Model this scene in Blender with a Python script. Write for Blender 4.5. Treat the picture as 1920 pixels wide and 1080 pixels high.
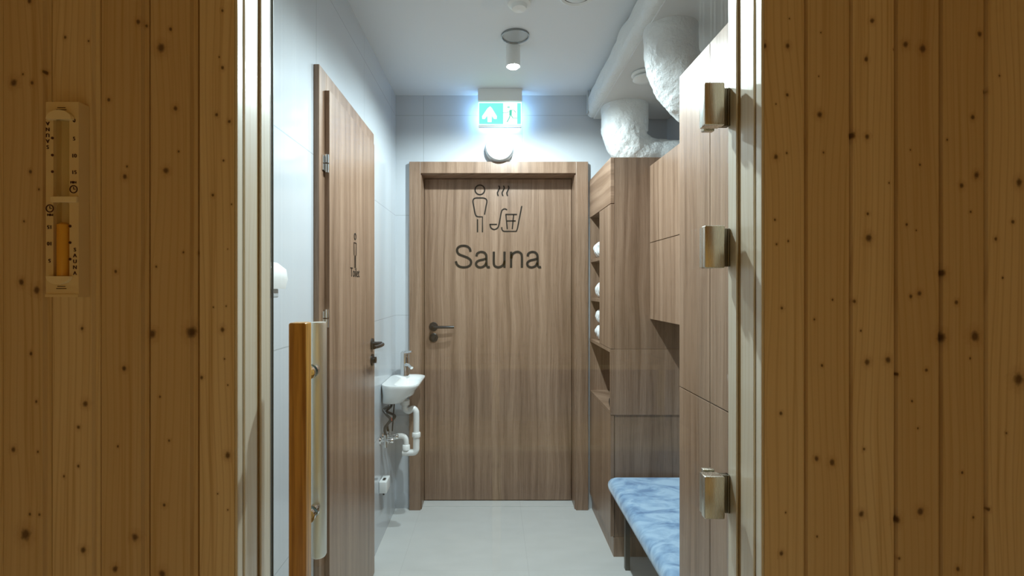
import bpy, bmesh, math, random
from mathutils import Vector, Matrix, noise
PI = math.pi
C = bpy.context.scene
for o in list(bpy.data.objects):
    bpy.data.objects.remove(o)

# ------------------------------------------------------------------ camera, world, exposure
EYE = 1.33
F = 900.0                       # focal length in pixels of the 1920 px wide frame
VX, VY = 923.0, 538.0           # principal direction in the frame
cam_d = bpy.data.cameras.new('camera')
cam = bpy.data.objects.new('camera', cam_d)
C.collection.objects.link(cam)
cam_d.sensor_fit = 'HORIZONTAL'
cam_d.sensor_width = 36.0
cam_d.lens = F / 1920 * 36
cam_d.shift_x = (960 - VX) / 1920
cam_d.shift_y = (VY - 540) / 1920
cam_d.clip_start = 0.02
cam.location = (0, 0, EYE)
cam.rotation_euler = (PI / 2, 0, 0)
C.camera = cam

w = bpy.data.worlds.new('world')
C.world = w
w.use_nodes = True
w.node_tree.nodes['Background'].inputs[0].default_value = (0.5, 0.6, 0.7, 1)
w.node_tree.nodes['Background'].inputs[1].default_value = 0.0

C.view_settings.view_transform = 'Standard'
C.view_settings.look = 'None'
C.view_settings.gamma = 1.0
C.view_settings.use_curve_mapping = False
C.view_settings.exposure = 0.36
C.cycles.use_denoising = True
C.cycles.max_bounces = 14
C.cycles.diffuse_bounces = 8
C.cycles.glossy_bounces = 6
C.cycles.transparent_max_bounces = 16
C.cycles.sample_clamp_indirect = 4.0

DOWN_W = 70.0        # corridor ceiling spots
DOWN_COL = (0.83, 0.95, 1.0)
SAUNA_W = 47.0       # unseen ceiling spot added inside the sauna, aimed at the benches
SAUNA_COL = (1.0, 0.87, 0.43)

# ------------------------------------------------------------------ helpers
ROOT = {}

def P(px, py, Y):
    """point at depth Y seen at a pixel of the photo (used for measuring sizes)"""
    return ((px - VX) * Y / F, Y, EYE + (VY - py) * Y / F)


def tag(o, label=None, cat=None, group=None, kind=None):
    if label: o['label'] = label
    if cat: o['category'] = cat
    if group: o['group'] = group
    if kind: o['kind'] = kind
    return o


def thing(name, loc, label=None, cat=None, group=None, kind=None):
    o = bpy.data.objects.new(name, None)
    o.empty_display_size = 0.05
    C.collection.objects.link(o)
    o.location = loc
    ROOT[o.name] = Vector(loc)
    return tag(o, label, cat, group, kind)


class MB:
    """collects shapes in world coordinates and links them as one mesh"""
    def __init__(s):
        s.bm = bmesh.new()

    def box(s, x0, x1, y0, y1, z0, z1, bev=0.0, seg=2):
        r = bmesh.ops.create_cube(s.bm, size=1.0)
        vs = r['verts']
        for v in vs:
            v.co = Vector((x0 + (v.co.x + .5) * (x1 - x0), y0 + (v.co.y + .5) * (y1 - y0), z0 + (v.co.z + .5) * (z1 - z0)))
        if bev > 0:
            es = list({e for v in vs for e in v.link_edges})
            bmesh.ops.bevel(s.bm, geom=es, offset=bev, segments=seg, profile=0.5, affect='EDGES')
        return s

    def loft(s, rings, cap0=True, cap1=True, closed=True):
        vr = [[s.bm.verts.new(p) for p in r] for r in rings]
        n = len(rings[0])
        for a, b in zip(vr[:-1], vr[1:]):
            for i in range(n if closed else n - 1):
                j = (i + 1) % n
                s.bm.faces.new((a[i], a[j], b[j], b[i]))
        if cap0: s.bm.faces.new(list(reversed(vr[0])))
        if cap1: s.bm.faces.new(vr[-1])
        return s

    def lathe(s, center, prof, axis='Z', n=32, cap0=True, cap1=True):
        cx, cy, cz = center
        rings = []
        for r, h in prof:
            ring = []
            for i in range(n):
                a = 2 * PI * i / n
                u, v = r * math.cos(a), r * math.sin(a)
                if axis == 'Z': ring.append((cx + u, cy + v, cz + h))
                elif axis == 'Y': ring.append((cx + u, cy + h, cz + v))
                else: ring.append((cx + h, cy + u, cz + v))
            rings.append(ring)
        return s.loft(rings, cap0, cap1)

    def cyl(s, a, b, r0, r1=None, n=16):
        return s.tube([a, b], [r0, r0 if r1 is None else r1], n)

    def tube(s, pts, rad, n=12, cap=True):
        pts = [Vector(p) for p in pts]
        if not isinstance(rad, (list, tuple)): rad = [rad] * len(pts)
        t0 = (pts[1] - pts[0]).normalized()
        up = Vector((0, 0, 1)) if abs(t0.z) < .9 else Vector((1, 0, 0))
        nrm = t0.cross(up).normalized()
        rings = []
        for i, p in enumerate(pts):
            if i == 0: t = pts[1] - pts[0]
            elif i == len(pts) - 1: t = pts[-1] - pts[-2]
            else: t = (pts[i + 1] - p).normalized() + (p - pts[i - 1]).normalized()
            t.normalize()
            nrm = (nrm - t * nrm.dot(t)).normalized()
            bn = t.cross(nrm)
            rings.append([p + (nrm * math.cos(2 * PI * k / n) + bn * math.sin(2 * PI * k / n)) * rad[i] for k in range(n)])
        return s.loft(rings, cap, cap)

    def ribbon(s, pts, wdt, f, th=0.0015):
        """flat stroke along 2-D pts; f(u, v, d) gives the 3-D point at depth offset d"""
        pts = [Vector((p[0], p[1])) for p in pts]
        rings = []
        for i, p in enumerate(pts):
            if i == 0: t = pts[1] - pts[0]
            elif i == len(pts) - 1: t = pts[-1] - pts[-2]
            else: t = (pts[i + 1] - p).normalized() + (p - pts[i - 1]).normalized()
            t.normalize()
            k = Vector((-t.y, t.x)) * wdt / 2
            a, b = p + k, p - k
            rings.append([f(a.x, a.y, 0), f(b.x, b.y, 0), f(b.x, b.y, th), f(a.x, a.y, th)])
        return s.loft(rings)

    def poly(s, pts, f, th=0.001):
        return s.loft([[f(u, v, 0) for u, v in pts], [f(u, v, th) for u, v in pts]])

    def move(s, fn):
        for v in s.bm.verts: v.co = Vector(fn(v.co))
        return s

    def build(s, name, mat, parent=None, smooth=None, loc=None):
        bmesh.ops.recalc_face_normals(s.bm, faces=s.bm.faces[:])
        if parent is not None:
            base = ROOT[parent.name]
        else:
            if loc is None:
                xs = [v.co for v in s.bm.verts]
                loc = ((min(v.x for v in xs) + max(v.x for v in xs)) / 2, (min(v.y for v in xs) + max(v.y for v in xs)) / 2, min(v.z for v in xs))
            base = Vector(loc)
        for v in s.bm.verts: v.co -= base
        me = bpy.data.meshes.new(name)
        s.bm.to_mesh(me)
        s.bm.free()
        o = bpy.data.objects.new(name, me)
        C.collection.objects.link(o)
        if parent is not None:
            o.parent = parent
        else:
            o.location = base
        ROOT[o.name] = base.copy()
        me.materials.append(mat)
        if smooth is not None:
            for p in me.polygons: p.use_smooth = True
            es = me.edges
            bm2 = bmesh.new(); bm2.from_mesh(me)
            for e in bm2.edges:
                if len(e.link_faces) == 2 and e.calc_face_angle(0) > math.radians(smooth): e.smooth = False
            bm2.to_mesh(me); bm2.free()
        return o


def rrect(x0, x1, y0, y1, r, z, n=6):
    pts = []
    for cx, cy, a0 in ((x1 - r, y1 - r, 0), (x0 + r, y1 - r, 90), (x0 + r, y0 + r, 180), (x1 - r, y0 + r, 270)):
        for k in range(n + 1):
            a = math.radians(a0 + 90 * k / n)
            pts.append((cx + r * math.cos(a), cy + r * math.sin(a), z))
    return pts


def smooth_path(pts, n=8):
    """Catmull-Rom through the points"""
    V = [Vector(p) for p in pts]
    out = []
    for i in range(len(V) - 1):
        p0, p1, p2, p3 = V[max(i - 1, 0)], V[i], V[i + 1], V[min(i + 2, len(V) - 1)]
        for k in range(n):
            t = k / n
            out.append(0.5 * ((2 * p1) + (p2 - p0) * t + (2 * p0 - 5 * p1 + 4 * p2 - p3) * t * t + (3 * p1 - p0 - 3 * p2 + p3) * t ** 3))
    out.append(V[-1])
    return out


# ------------------------------------------------------------------ materials
class NT:
    def __init__(s, name):
        s.m = bpy.data.materials.new(name)
        s.m.use_nodes = True
        s.t = s.m.node_tree
        s.n = s.t.nodes
        s.b = s.n['Principled BSDF']

    def add(s, kind, **kw):
        nd = s.n.new(kind)
        for k, v in kw.items():
            if k == 'ins':
                for kk, vv in v.items(): s.set(nd, kk, vv)
            else: setattr(nd, k, v)
        return nd

    def set(s, nd, key, v):
        if isinstance(v, bpy.types.NodeSocket): s.t.links.new(v, nd.inputs[key])
        else: nd.inputs[key].default_value = v

    def math(s, op, a, b=0.0, c=0.0, clamp=False):
        nd = s.add('ShaderNodeMath', operation=op, use_clamp=clamp)
        s.set(nd, 0, a); s.set(nd, 1, b)
        s.set(nd, 2, c)
        return nd.outputs[0]

    def pos(s):
        if not hasattr(s, '_p'):
            s._p = s.add('ShaderNodeNewGeometry').outputs['Position']
            s._x = s.add('ShaderNodeSeparateXYZ', ins={0: s._p})
        return s._p

    def xyz(s):
        s.pos()
        return s._x.outputs[0], s._x.outputs[1], s._x.outputs[2]

    def vec(s, x, y, z):
        nd = s.add('ShaderNodeCombineXYZ')
        s.set(nd, 0, x); s.set(nd, 1, y); s.set(nd, 2, z)
        return nd.outputs[0]

    def noise(s, v, scale=1.0, detail=3.0, rough=0.5, dist=0.0):
        nd = s.add('ShaderNodeTexNoise', ins={'Vector': v, 'Scale': scale, 'Detail': detail, 'Roughness': rough, 'Distortion': dist})
        return nd.outputs[0]

    def ramp(s, f, stops):
        nd = s.add('ShaderNodeValToRGB', ins={0: f})
        cr = nd.color_ramp
        while len(cr.elements) < len(stops): cr.elements.new(0.5)
        for e, (p, c) in zip(cr.elements, stops):
            e.position = p
            e.color = (c[0], c[1], c[2], 1)
        return nd.outputs[0]

    def mix(s, f, a, b, mode='MIX'):
        nd = s.add('ShaderNodeMix', data_type='RGBA', blend_type=mode)
        s.set(nd, 0, f)
        for k, v in ((6, a), (7, b)):
            if isinstance(v, tuple): v = (v[0], v[1], v[2], 1)
            s.set(nd, k, v)
        return nd.outputs[2]

    def smooth(s, v, lo, hi, a=0.0, b=1.0):
        nd = s.add('ShaderNodeMapRange', interpolation_type='SMOOTHSTEP')
        s.set(nd, 0, v); s.set(nd, 1, lo); s.set(nd, 2, hi); s.set(nd, 3, a); s.set(nd, 4, b)
        return nd.outputs[0]

    def bump(s, h, strength=0.3, dist=0.001):
        nd = s.add('ShaderNodeBump', ins={'Height': h, 'Strength': strength, 'Distance': dist})
        s.t.links.new(nd.outputs[0], s.b.inputs['Normal'])

    def out(s, **kw):
        names = dict(col='Base Color', rough='Roughness', metal='Metallic', spec='Specular IOR Level', coat='Coat Weight', coatr='Coat Roughness', sheen='Sheen Weight', ecol='Emission Color', estr='Emission Strength', aniso='Anisotropic', trans='Transmission Weight')
        for k, v in kw.items():
            if isinstance(v, tuple): v = (v[0], v[1], v[2], 1)
            s.set(s.b, names[k], v)
        return s.m


def plain(name, col, rough=0.5, metal=0.0, **kw):
    return NT(name).out(col=col, rough=rough, metal=metal, **kw)


def pine(name, bw, x0, knots, light=(0.80, 0.66, 0.42), mid=(0.73, 0.57, 0.33), dark=(0.50, 0.33, 0.15), axis='X'):
    """clear-lacquered spruce boards standing upright, board width bw starting at x0"""
    t = NT(name)
    x, y, z = t.xyz()
    u = x if axis == 'X' else y
    if axis == 'XY':
        u = t.math('ADD', x, y)
    bid = t.math('FLOOR', t.math('DIVIDE', t.math('SUBTRACT', u, x0), bw))
    rnd = t.add('ShaderNodeTexWhiteNoise', noise_dimensions='1D', ins={'W': bid}).outputs[0]
    # knots, at their places on the wall
    field = None
    if knots:
        for (kx, kz, kr) in knots:
            dv = t.add('ShaderNodeVectorMath', operation='MULTIPLY_ADD')
            t.set(dv, 0, t.pos()); dv.inputs[1].default_value = (1 / kr, 0, .8 / kr); dv.inputs[2].default_value = (-kx / kr, 0, -.8 * kz / kr)
            ln = t.add('ShaderNodeVectorMath', operation='LENGTH', ins={0: dv.outputs[0]})
            field = ln.outputs['Value'] if field is None else t.math('MINIMUM', field, ln.outputs['Value'])
    else:
        vo = t.add('ShaderNodeTexVoronoi', ins={'Vector': t.vec(t.math('MULTIPLY', u, 9), 0.0, t.math('MULTIPLY', z, 6)), 'Scale': 1.0})
        field = t.math('DIVIDE', vo.outputs[0], t.math('MAXIMUM', t.math('MULTIPLY', vo.outputs[1], .1), .012))
    fw = t.noise(t.pos(), 140.0, 2.0)
    field = t.math('MULTIPLY', field, t.math('ADD', 0.55, t.math('MULTIPLY', fw, 0.9)))
    wob = t.noise(t.vec(t.math('MULTIPLY', u, 2.5), t.math('MULTIPLY', rnd, 30), t.math('MULTIPLY', z, 1.1)), 1.0, 2.0)
    bend = t.math('DIVIDE', 0.006, t.math('ADD', t.math('MULTIPLY', field, field), 2.0))
    ug = t.math('ADD', t.math('ADD', u, t.math('MULTIPLY', wob, 0.05)), bend)
    g = t.vec(t.math('MULTIPLY', ug, 120), t.math('MULTIPLY', rnd, 50), t.math('MULTIPLY', z, 1.3))
    fine = t.noise(g, 1.0, 3.0, 0.55)
    broad = t.noise(t.vec(t.math('MULTIPLY', ug, 26), t.math('MULTIPLY', rnd, 90), t.math('MULTIPLY', z, .6)), 1.0, 2.0)
    col = t.ramp(fine, [(0.28, dark), (0.42, mid), (0.62, light)])
    col = t.mix(t.smooth(broad, 0.35, 0.65, 0.25, 0.8), mid, col)
    ringv = t.math('SINE', t.math('ADD', t.math('MULTIPLY', ug, 520), t.math('MULTIPLY', t.noise(t.vec(t.math('MULTIPLY', u, 7), t.math('MULTIPLY', rnd, 40), t.math('MULTIPLY', z, 1.6)), 1.0, 1.0), 26)))
    col = t.mix(t.smooth(ringv, 0.5, 1.0, 0.0, 0.30), col, dark)
    col = t.mix(t.math('MULTIPLY', rnd, 0.5), col, dark)
    col = t.mix(t.smooth(field, 0.9, 3.2, 0.25, 0.0), col, (0.36, 0.16, 0.05))
    col = t.mix(t.smooth(field, 0.35, 1.35, 0.88, 0.0), col, (0.10, 0.048, 0.02))
    t.bump(fine, 0.12, 0.0006)
    return t.out(col=col, rough=0.45, spec=0.35)


def walnut(name, axis='X', across='Z', tint=1.0):
    """wood-decor laminate, grain along 'across' being the long way"""
    t = NT(name)
    x, y, z = t.xyz()
    if across == 'Z':
        u, v = t.math('ADD', x, t.math('MULTIPLY', y, 1.0)), z
    else:
        u, v = z, t.math('ADD', x, y)
    wob = t.noise(t.vec(t.math('MULTIPLY', u, 3), 0.0, t.math('MULTIPLY', v, 1.2)), 1.0, 2.0)
    ug = t.math('ADD', u, t.math('MULTIPLY', wob, 0.06))
    fine = t.noise(t.vec(t.math('MULTIPLY', ug, 210), 3.0, t.math('MULTIPLY', v, 3.0)), 1.0, 3.0, 0.6)
    broad = t.noise(t.vec(t.math('MULTIPLY', ug, 24), 7.0, t.math('MULTIPLY', v, .55)), 1.0, 3.0, 0.55)
    pore = t.noise(t.vec(t.math('MULTIPLY', ug, 420), 1.0, t.math('MULTIPLY', v, 16.0)), 1.0, 1.0)
    f = t.math('ADD', t.math('MULTIPLY', fine, 0.38), t.math('MULTIPLY', broad, 0.62))
    k = tint
    col = t.ramp(f, [(0.34, (0.165 * k, 0.098 * k, 0.061 * k)), (0.47, (0.285 * k, 0.181 * k, 0.120 * k)), (0.60, (0.395 * k, 0.264 * k, 0.182 * k))])
    col = t.mix(t.smooth(pore, 0.30, 0.42, 0.35, 0.0), col, (0.12 * k, 0.07 * k, 0.04 * k))
    t.bump(fine, 0.08, 0.0004)
    return t.out(col=col, rough=0.33, spec=0.45)


def tile(name, axis, offs, col=(0.55, 0.59, 0.625), rough=0.10):
    t = NT(name)
    x, y, z = t.xyz()
    u = x if axis == 'X' else y
    def seam(c, off, size):
        fr = t.math('FRACT', t.math('DIVIDE', t.math('SUBTRACT', c, off), size))
        d = t.math('MULTIPLY', t.math('ABSOLUTE', t.math('SUBTRACT', fr, 0.5)), size)
        return t.smooth(d, size / 2 - 0.0022, size / 2 - 0.0010)
    s1 = seam(z, -0.04, 0.60)
    s2 = seam(u, offs, 0.595)
    sm = t.math('MAXIMUM', s1, s2)
    c = t.mix(sm, (col[0], col[1], col[2]), (0.40, 0.43, 0.45))
    n = t.noise(t.pos(), 3.0, 2.0)
    h = t.math('SUBTRACT', t.math('MULTIPLY', n, 0.4), sm)
    t.bump(h, 0.25, 0.0008)
    return t.out(col=c, rough=rough, spec=0.5)


def knotlist(src):
    out = []
    for x, y, r in src:
        out.append(((x - VX) * .8 / F, EYE + (VY - y) * .8 / F, max(r, 1.1) * 1.0 * .8 / F))
    return out


KL = [(259,41,4),(270,45,2.5),(320,55,3),(302,90,7),(417,20,2.5),(122,70,2.5),(166,77,2),(26,155,6),(60,155,3),(204,187,3),(329,203,4),(406,215,3),(430,228,3),(417,127,3),(411,107,1.5),(82,134,3),(55,2,4),(43,139,2),
      (238,312,2),(234,331,4),(335,284,2),(311,320,5),(419,301,2),(399,366,2.5),(434,383,1.5),(57,322,3),(73,355,2),(45,415,2),(40,529,5),(69,544,6),(217,509,3),(293,500,2),(344,473,2),(370,474,2.5),(427,467,1),(400,576,1.5),(424,574,1.5),(154,616,3),
      (285,626,7),(357,623,8),(417,618,4),(58,663,3),(68,753,2.5),(160,757,5),(233,691,4),(147,801,3),(221,837,2),(300,744,2),(317,826,2),(378,708,3),(421,673,1.5),(427,722,1.5),(427,854,5),(25,843,4),(71,847,2),(147,874,2.5),(120,893,2),(56,964,2.5),(74,965,2.5),(48,1002,9),(308,947,3),(408,926,1.5),(427,956,1.5),(156,1031,5),(253,1007,6),(216,1067,5),(304,1076,6)]
KR = [(1480,35,1.5),(1434,86,4),(1477,86,4),(1635,39,4),(1539,61,1.5),(1698,83,5),(1730,91,6),(1677,91,2),(1837,64,4),(1624,111,4),(1476,178,3),(1535,143,1.5),(1874,142,2),(1849,171,3),(1455,195,1.5),(1537,215,5),(1824,220,4),(1599,254,5),(1626,256,4),(1776,262,2),(1475,287,2),(1455,294,4),(1544,286,2),(1707,281,1.5),(1725,309,2),(1831,328,5),(1803,348,4),(1667,343,1.5),(1911,342,6),(1627,401,2.5),(1629,446,6),(1453,412,2),(1700,421,2.5),(1718,432,1.5),(1820,397,2),(1899,416,3),(1867,448,3),(1456,458,2),(1478,452,2),(1767,512,6),(1880,521,2),
      (1466,578,2.5),(1561,562,2),(1602,565,3),(1708,556,3),(1724,550,4),(1793,567,3.5),(1614,620,2),(1527,599,2),(1765,633,8),(1828,631,8),(1541,685,2.5),(1626,679,5),(1665,675,5),(1683,702,2.5),(1737,694,3),(1819,672,2),(1910,711,9),(1464,775,3),(1710,752,2),(1721,803,2),(1887,812,2),(1620,842,2.5),(1531,860,4),(1560,867,5),(1804,886,2.5),(1615,964,5),(1682,975,6),(1726,959,6),(1825,970,2.5),(1854,955,3),(1465,1038,4),(1532,1006,2),(1796,1067,4),(1686,1047,2.5),(1473,961,1.5)]

BWL, BWR = 92 * .8 / F, 84.5 * .8 / F
XL0, XR0 = (5 - VX) * .8 / F, (1512 - VX) * .8 / F
M = {}
M['pine_l'] = pine('spruce boards left', BWL, XL0, knotlist(KL))
M['pine_r'] = pine('spruce boards right', BWR, XR0, knotlist(KR))
M['pine'] = pine('spruce boards', 0.08, 0.0, None, axis='XY')
M['pine_jamb'] = pine('pale spruce lining', 0.055, 0.823, None, light=(0.76, 0.73, 0.62), mid=(0.72, 0.67, 0.54), dark=(0.60, 0.51, 0.36), axis='Y')
_b = M['pine_jamb'].node_tree.nodes['Principled BSDF']
_b.inputs['Coat Weight'].default_value = .8
_b.inputs['Coat Roughness'].default_value = .22
M['groove'] = plain('ochre lacquer seam', (0.30, 0.19, 0.06), 0.5)
M['walnut'] = walnut('walnut laminate', tint=.84)
M['walnut_h'] = walnut('walnut laminate lying grain', across='H')
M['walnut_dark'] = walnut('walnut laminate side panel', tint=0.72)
M['tile_l'] = tile('glossy white tile left', 'Y', 1.32 - .33)
M['tile_b'] = tile('glossy white tile back', 'X', -0.413, rough=0.16)
M['tile_r'] = tile('glossy white tile right', 'Y', 0.1)


def ceil_mat():
    t = NT('white ceiling paint')
    n = t.noise(t.pos(), 60.0, 3.0)
    t.bump(n, 0.05, 0.0006)
    return t.out(col=(0.76, 0.80, 0.83), rough=0.6, spec=0.3)
M['ceiling'] = ceil_mat()


def floor_mat():
    t = NT('light grey floor tile')
    x, y, z = t.xyz()
    n = t.noise(t.vec(t.math('MULTIPLY', x, 6), t.math('MULTIPLY', y, 14), 0.0), 1.0, 4.0)
    def seam(c, off, size):
        fr = t.math('FRACT', t.math('DIVIDE', t.math('SUBTRACT', c, off), size))
        d = t.math('MULTIPLY', t.math('ABSOLUTE', t.math('SUBTRACT', fr, 0.5)), size)
        return t.smooth(d, size / 2 - 0.0024, size / 2 - 0.0010)
    sm = t.math('MAXIMUM', seam(x, .17, .6), seam(y, .45, .6))
    col = t.mix(n, (0.55, 0.56, 0.545), (0.66, 0.67, 0.655))
    col = t.mix(t.math('MULTIPLY', sm, .35), col, (0.45, 0.46, 0.45))
    t.bump(n, 0.06, 0.001)
    return t.out(col=col, rough=0.38, spec=0.4)
M['floor'] = floor_mat()


def fresnel(t, f0=0.04):
    g = t.add('ShaderNodeNewGeometry')
    d = t.add('ShaderNodeVectorMath', operation='DOT_PRODUCT', ins={0: g.outputs['Incoming'], 1: g.outputs['Normal']})
    c = t.math('SUBTRACT', 1.0, t.math('ABSOLUTE', d.outputs['Value']), clamp=True)
    return t.math('ADD', f0, t.math('MULTIPLY', t.math('POWER', c, 5.0), 1 - f0))


def glass_mat():
    t = NT('clear door glass')
    fr = fresnel(t, .035)
    tr = t.add('ShaderNodeBsdfTransparent', ins={0: (0.955, 0.975, 0.965, 1)})
    gl = t.add('ShaderNodeBsdfGlossy', ins={'Color': (1, 1, 1, 1), 'Roughness': 0.0})
    mx = t.add('ShaderNodeMixShader', ins={0: fr, 1: tr.outputs[0], 2: gl.outputs[0]})
    t.t.links.new(mx.outputs[0], t.n['Material Output'].inputs[0])
    return t.m
M['glass'] = glass_mat()


def plaster():
    t = NT('white painted wrinkled wrap')
    n1 = t.noise(t.pos(), 26.0, 5.0, 0.6, 0.6)
    n2 = t.noise(t.pos(), 90.0, 3.0, 0.6, 0.3)
    h = t.math('ADD', n1, t.math('MULTIPLY', n2, 0.35))
    t.bump(h, 0.8, 0.010)
    return t.out(col=(0.74, 0.77, 0.77), rough=0.42, spec=0.4)
M['wrap'] = plaster()
M['sheet'] = plain('white painted duct board', (0.64, 0.66, 0.66), 0.5)


def velvet():
    t = NT('light blue velvet')
    x, y, z = t.xyz()
    n1 = t.noise(t.vec(t.math('MULTIPLY', x, 9), t.math('MULTIPLY', y, 16), t.math('MULTIPLY', z, 10)), 1.0, 4.0, 0.6, 0.8)
    n2 = t.noise(t.pos(), 160.0, 2.0)
    col = t.ramp(n1, [(0.33, (0.11, 0.22, 0.40)), (0.46, (0.24, 0.40, 0.60)), (0.60, (0.38, 0.56, 0.74))])
    t.bump(n2, 0.2, 0.0008)
    return t.out(col=col, rough=0.85, sheen=0.5, spec=0.15)
M['velvet'] = velvet()


def towel_mat():
    t = NT('white terry towel')
    n = t.noise(t.pos(), 170.0, 3.0, .7)
    t.bump(n, 1.0, 0.004)
    return t.out(col=(0.86, 0.87, 0.86), rough=0.95, sheen=0.3)
M['towel'] = towel_mat()


def brushed(name, col, r=0.3):
    t = NT(name)
    x, y, z = t.xyz()
    n = t.noise(t.vec(t.math('MULTIPLY', x, 900), t.math('MULTIPLY', y, 900), t.math('MULTIPLY', z, 12)), 1.0, 2.0)
    t.bump(n, 0.08, 0.0004)
    return t.out(col=col, rough=t.smooth(n, 0.3, 0.7, r - .06, r + .06), metal=1.0)
M['nickel'] = brushed('brushed nickel', (0.66, 0.63, 0.55), 0.28)
M['steel'] = brushed('brushed steel', (0.80, 0.79, 0.73), 0.42)
M['chrome'] = plain('polished chrome', (0.8, 0.82, 0.83), 0.08, 1.0)


def amber():
    t = NT('oiled amber wood')
    x, y, z = t.xyz()
    n = t.noise(t.vec(t.math('MULTIPLY', x, 140), t.math('MULTIPLY', y, 140), t.math('MULTIPLY', z, 5)), 1.0, 3.0)
    return t.out(col=t.ramp(n, [(0.3, (0.34, 0.15, 0.025)), (0.6, (0.62, 0.33, 0.07))]), rough=0.3)
M['amber'] = amber()
M['black'] = plain('black coated metal', (0.012, 0.013, 0.015), 0.32)
M['ink'] = plain('black sign lettering', (0.010, 0.009, 0.008), 0.7, spec=0.2)
M['rim'] = plain('dark grey metal rim', (0.22, 0.25, 0.26), 0.25, 0.6)
M['darkmetal'] = plain('dark bronze metal leg', (0.09, 0.085, 0.075), 0.4, 0.6)
M['plastic'] = plain('white plastic', (0.80, 0.82, 0.81), 0.3)
M['plastic_grey'] = plain('pale grey plastic', (0.42, 0.45, 0.46), 0.4)
M['ceramic'] = plain('white glazed ceramic', (0.84, 0.86, 0.85), 0.08, coat=0.5)
M['hose'] = plain('braided steel hose', (0.07, 0.07, 0.07), 0.35, 0.5)
M['nickel_gap_shade'] = plain('nickel bracket with painted gap shade', (0.20, 0.18, 0.14), 0.35, 1.0)  # nickel darkened in colour to stand for the shaded gap at the jamb
M['greyrubber'] = plain('dark seal', (0.05, 0.055, 0.06), 0.5)
M['red'] = plain('red marker ring', (0.7, 0.12, 0.07), 0.4)
M['timberlight'] = plain('pale limewood', (0.88, 0.76, 0.50), 0.5)
M['timerface'] = plain('pale limewood face', (0.78, 0.63, 0.37), 0.55)
M['print'] = plain('dark red-brown print', (0.07, 0.018, 0.012), 0.6)
M['sand'] = plain('orange sand', (0.85, 0.45, 0.05), 0.7)
M['dark'] = plain('near-black cord', (0.012, 0.012, 0.013), 0.5)


def thinglass():
    t = NT('timer tube glass')
    fr = fresnel(t, .035)
    tr = t.add('ShaderNodeBsdfTransparent', ins={0: (0.95, 0.95, 0.90, 1)})
    gl = t.add('ShaderNodeBsdfGlossy', ins={'Color': (1, 1, 1, 1), 'Roughness': 0.02})
    mx = t.add('ShaderNodeMixShader', ins={0: fr, 1: tr.outputs[0], 2: gl.outputs[0]})
    t.t.links.new(mx.outputs[0], t.n['Material Output'].inputs[0])
    return t.m
M['tubeglass'] = thinglass()


def emit(name, col, s):
    t = NT(name)
    return t.out(col=(0, 0, 0), ecol=col, estr=s)
M['sign_green'] = emit('lit green sign film', (0.20, 0.98, 0.76), 1.05)
M['sign_white'] = emit('lit white sign film', (0.85, 1.0, 0.97), 1.4)
M['sign_back'] = emit('lit sign rear diffuser', (0.32, 0.60, 1.0), 15.0)
M['sign_fig'] = emit('lit green figure', (0.10, 0.62, 0.45), 1.0)
M['lamp_face'] = emit('lit lamp diffuser', (0.95, 0.98, 1.0), 40.0)
M['lamp_warm'] = emit('warm lamp glass', (1.0, 0.65, 0.3), 2.0)

# ------------------------------------------------------------------ structure: corridor
WL, WR, WB = -0.581, 1.05, 2.883       # inner faces of the left, right and back wall
CEIL = EYE + 1.15
PF, PB = 0.80, 0.93                    # sauna partition: inner face, corridor face
JL, JR = -0.425, 0.449                 # door jambs


def struct(name, mb, mat, parent=None, **k):
    o = mb.build(name, mat, parent, **k)
    o['kind'] = 'structure'
    return o

struct('floor', MB().box(-0.72, 1.2, PB, 3.1, -0.1, 0), M['floor'])
struct('ceiling', MB().box(-0.72, 1.2, PB, 3.1, CEIL, CEIL + 0.1), M['ceiling'])
struct('wall_left', MB().box(WL - 0.12, WL, PB, WB + .2, 0, CEIL), M['tile_l'])
struct('wall_right', MB().box(WR, WR + 0.12, PB, WB + .2, 0, CEIL), M['tile_r'])
DX0, DX1, DZ = -0.422, 0.493, EYE + 0.672
b = MB()
b.box(WL, DX0 - .02, WB, WB + .2, 0, CEIL)
b.box(DX1 + .02, WR, WB, WB + .2, 0, CEIL)
b.box(DX0 - .02, DX1 + .02, WB, WB + .2, DZ + .02, CEIL)
struct('wall_back', b, M['tile_b'])

# ------------------------------------------------------------------ structure: sauna cabin
SX0, SX1, SY0, SZ = -1.02, 1.02, -1.25, 2.15
HEAD = 2.03
# partition core (tiled towards the corridor)
b = MB()
b.box(WL - .12, JL - .015, PF + .022, PB, 0, CEIL)
b.box(JR + .015, WR + .12, PF + .022, PB, 0, CEIL)
b.box(JL - .015, JR + .015, PF + .022, PB, HEAD, CEIL)
struct('wall_front', b, M['tile_b'])


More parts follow.
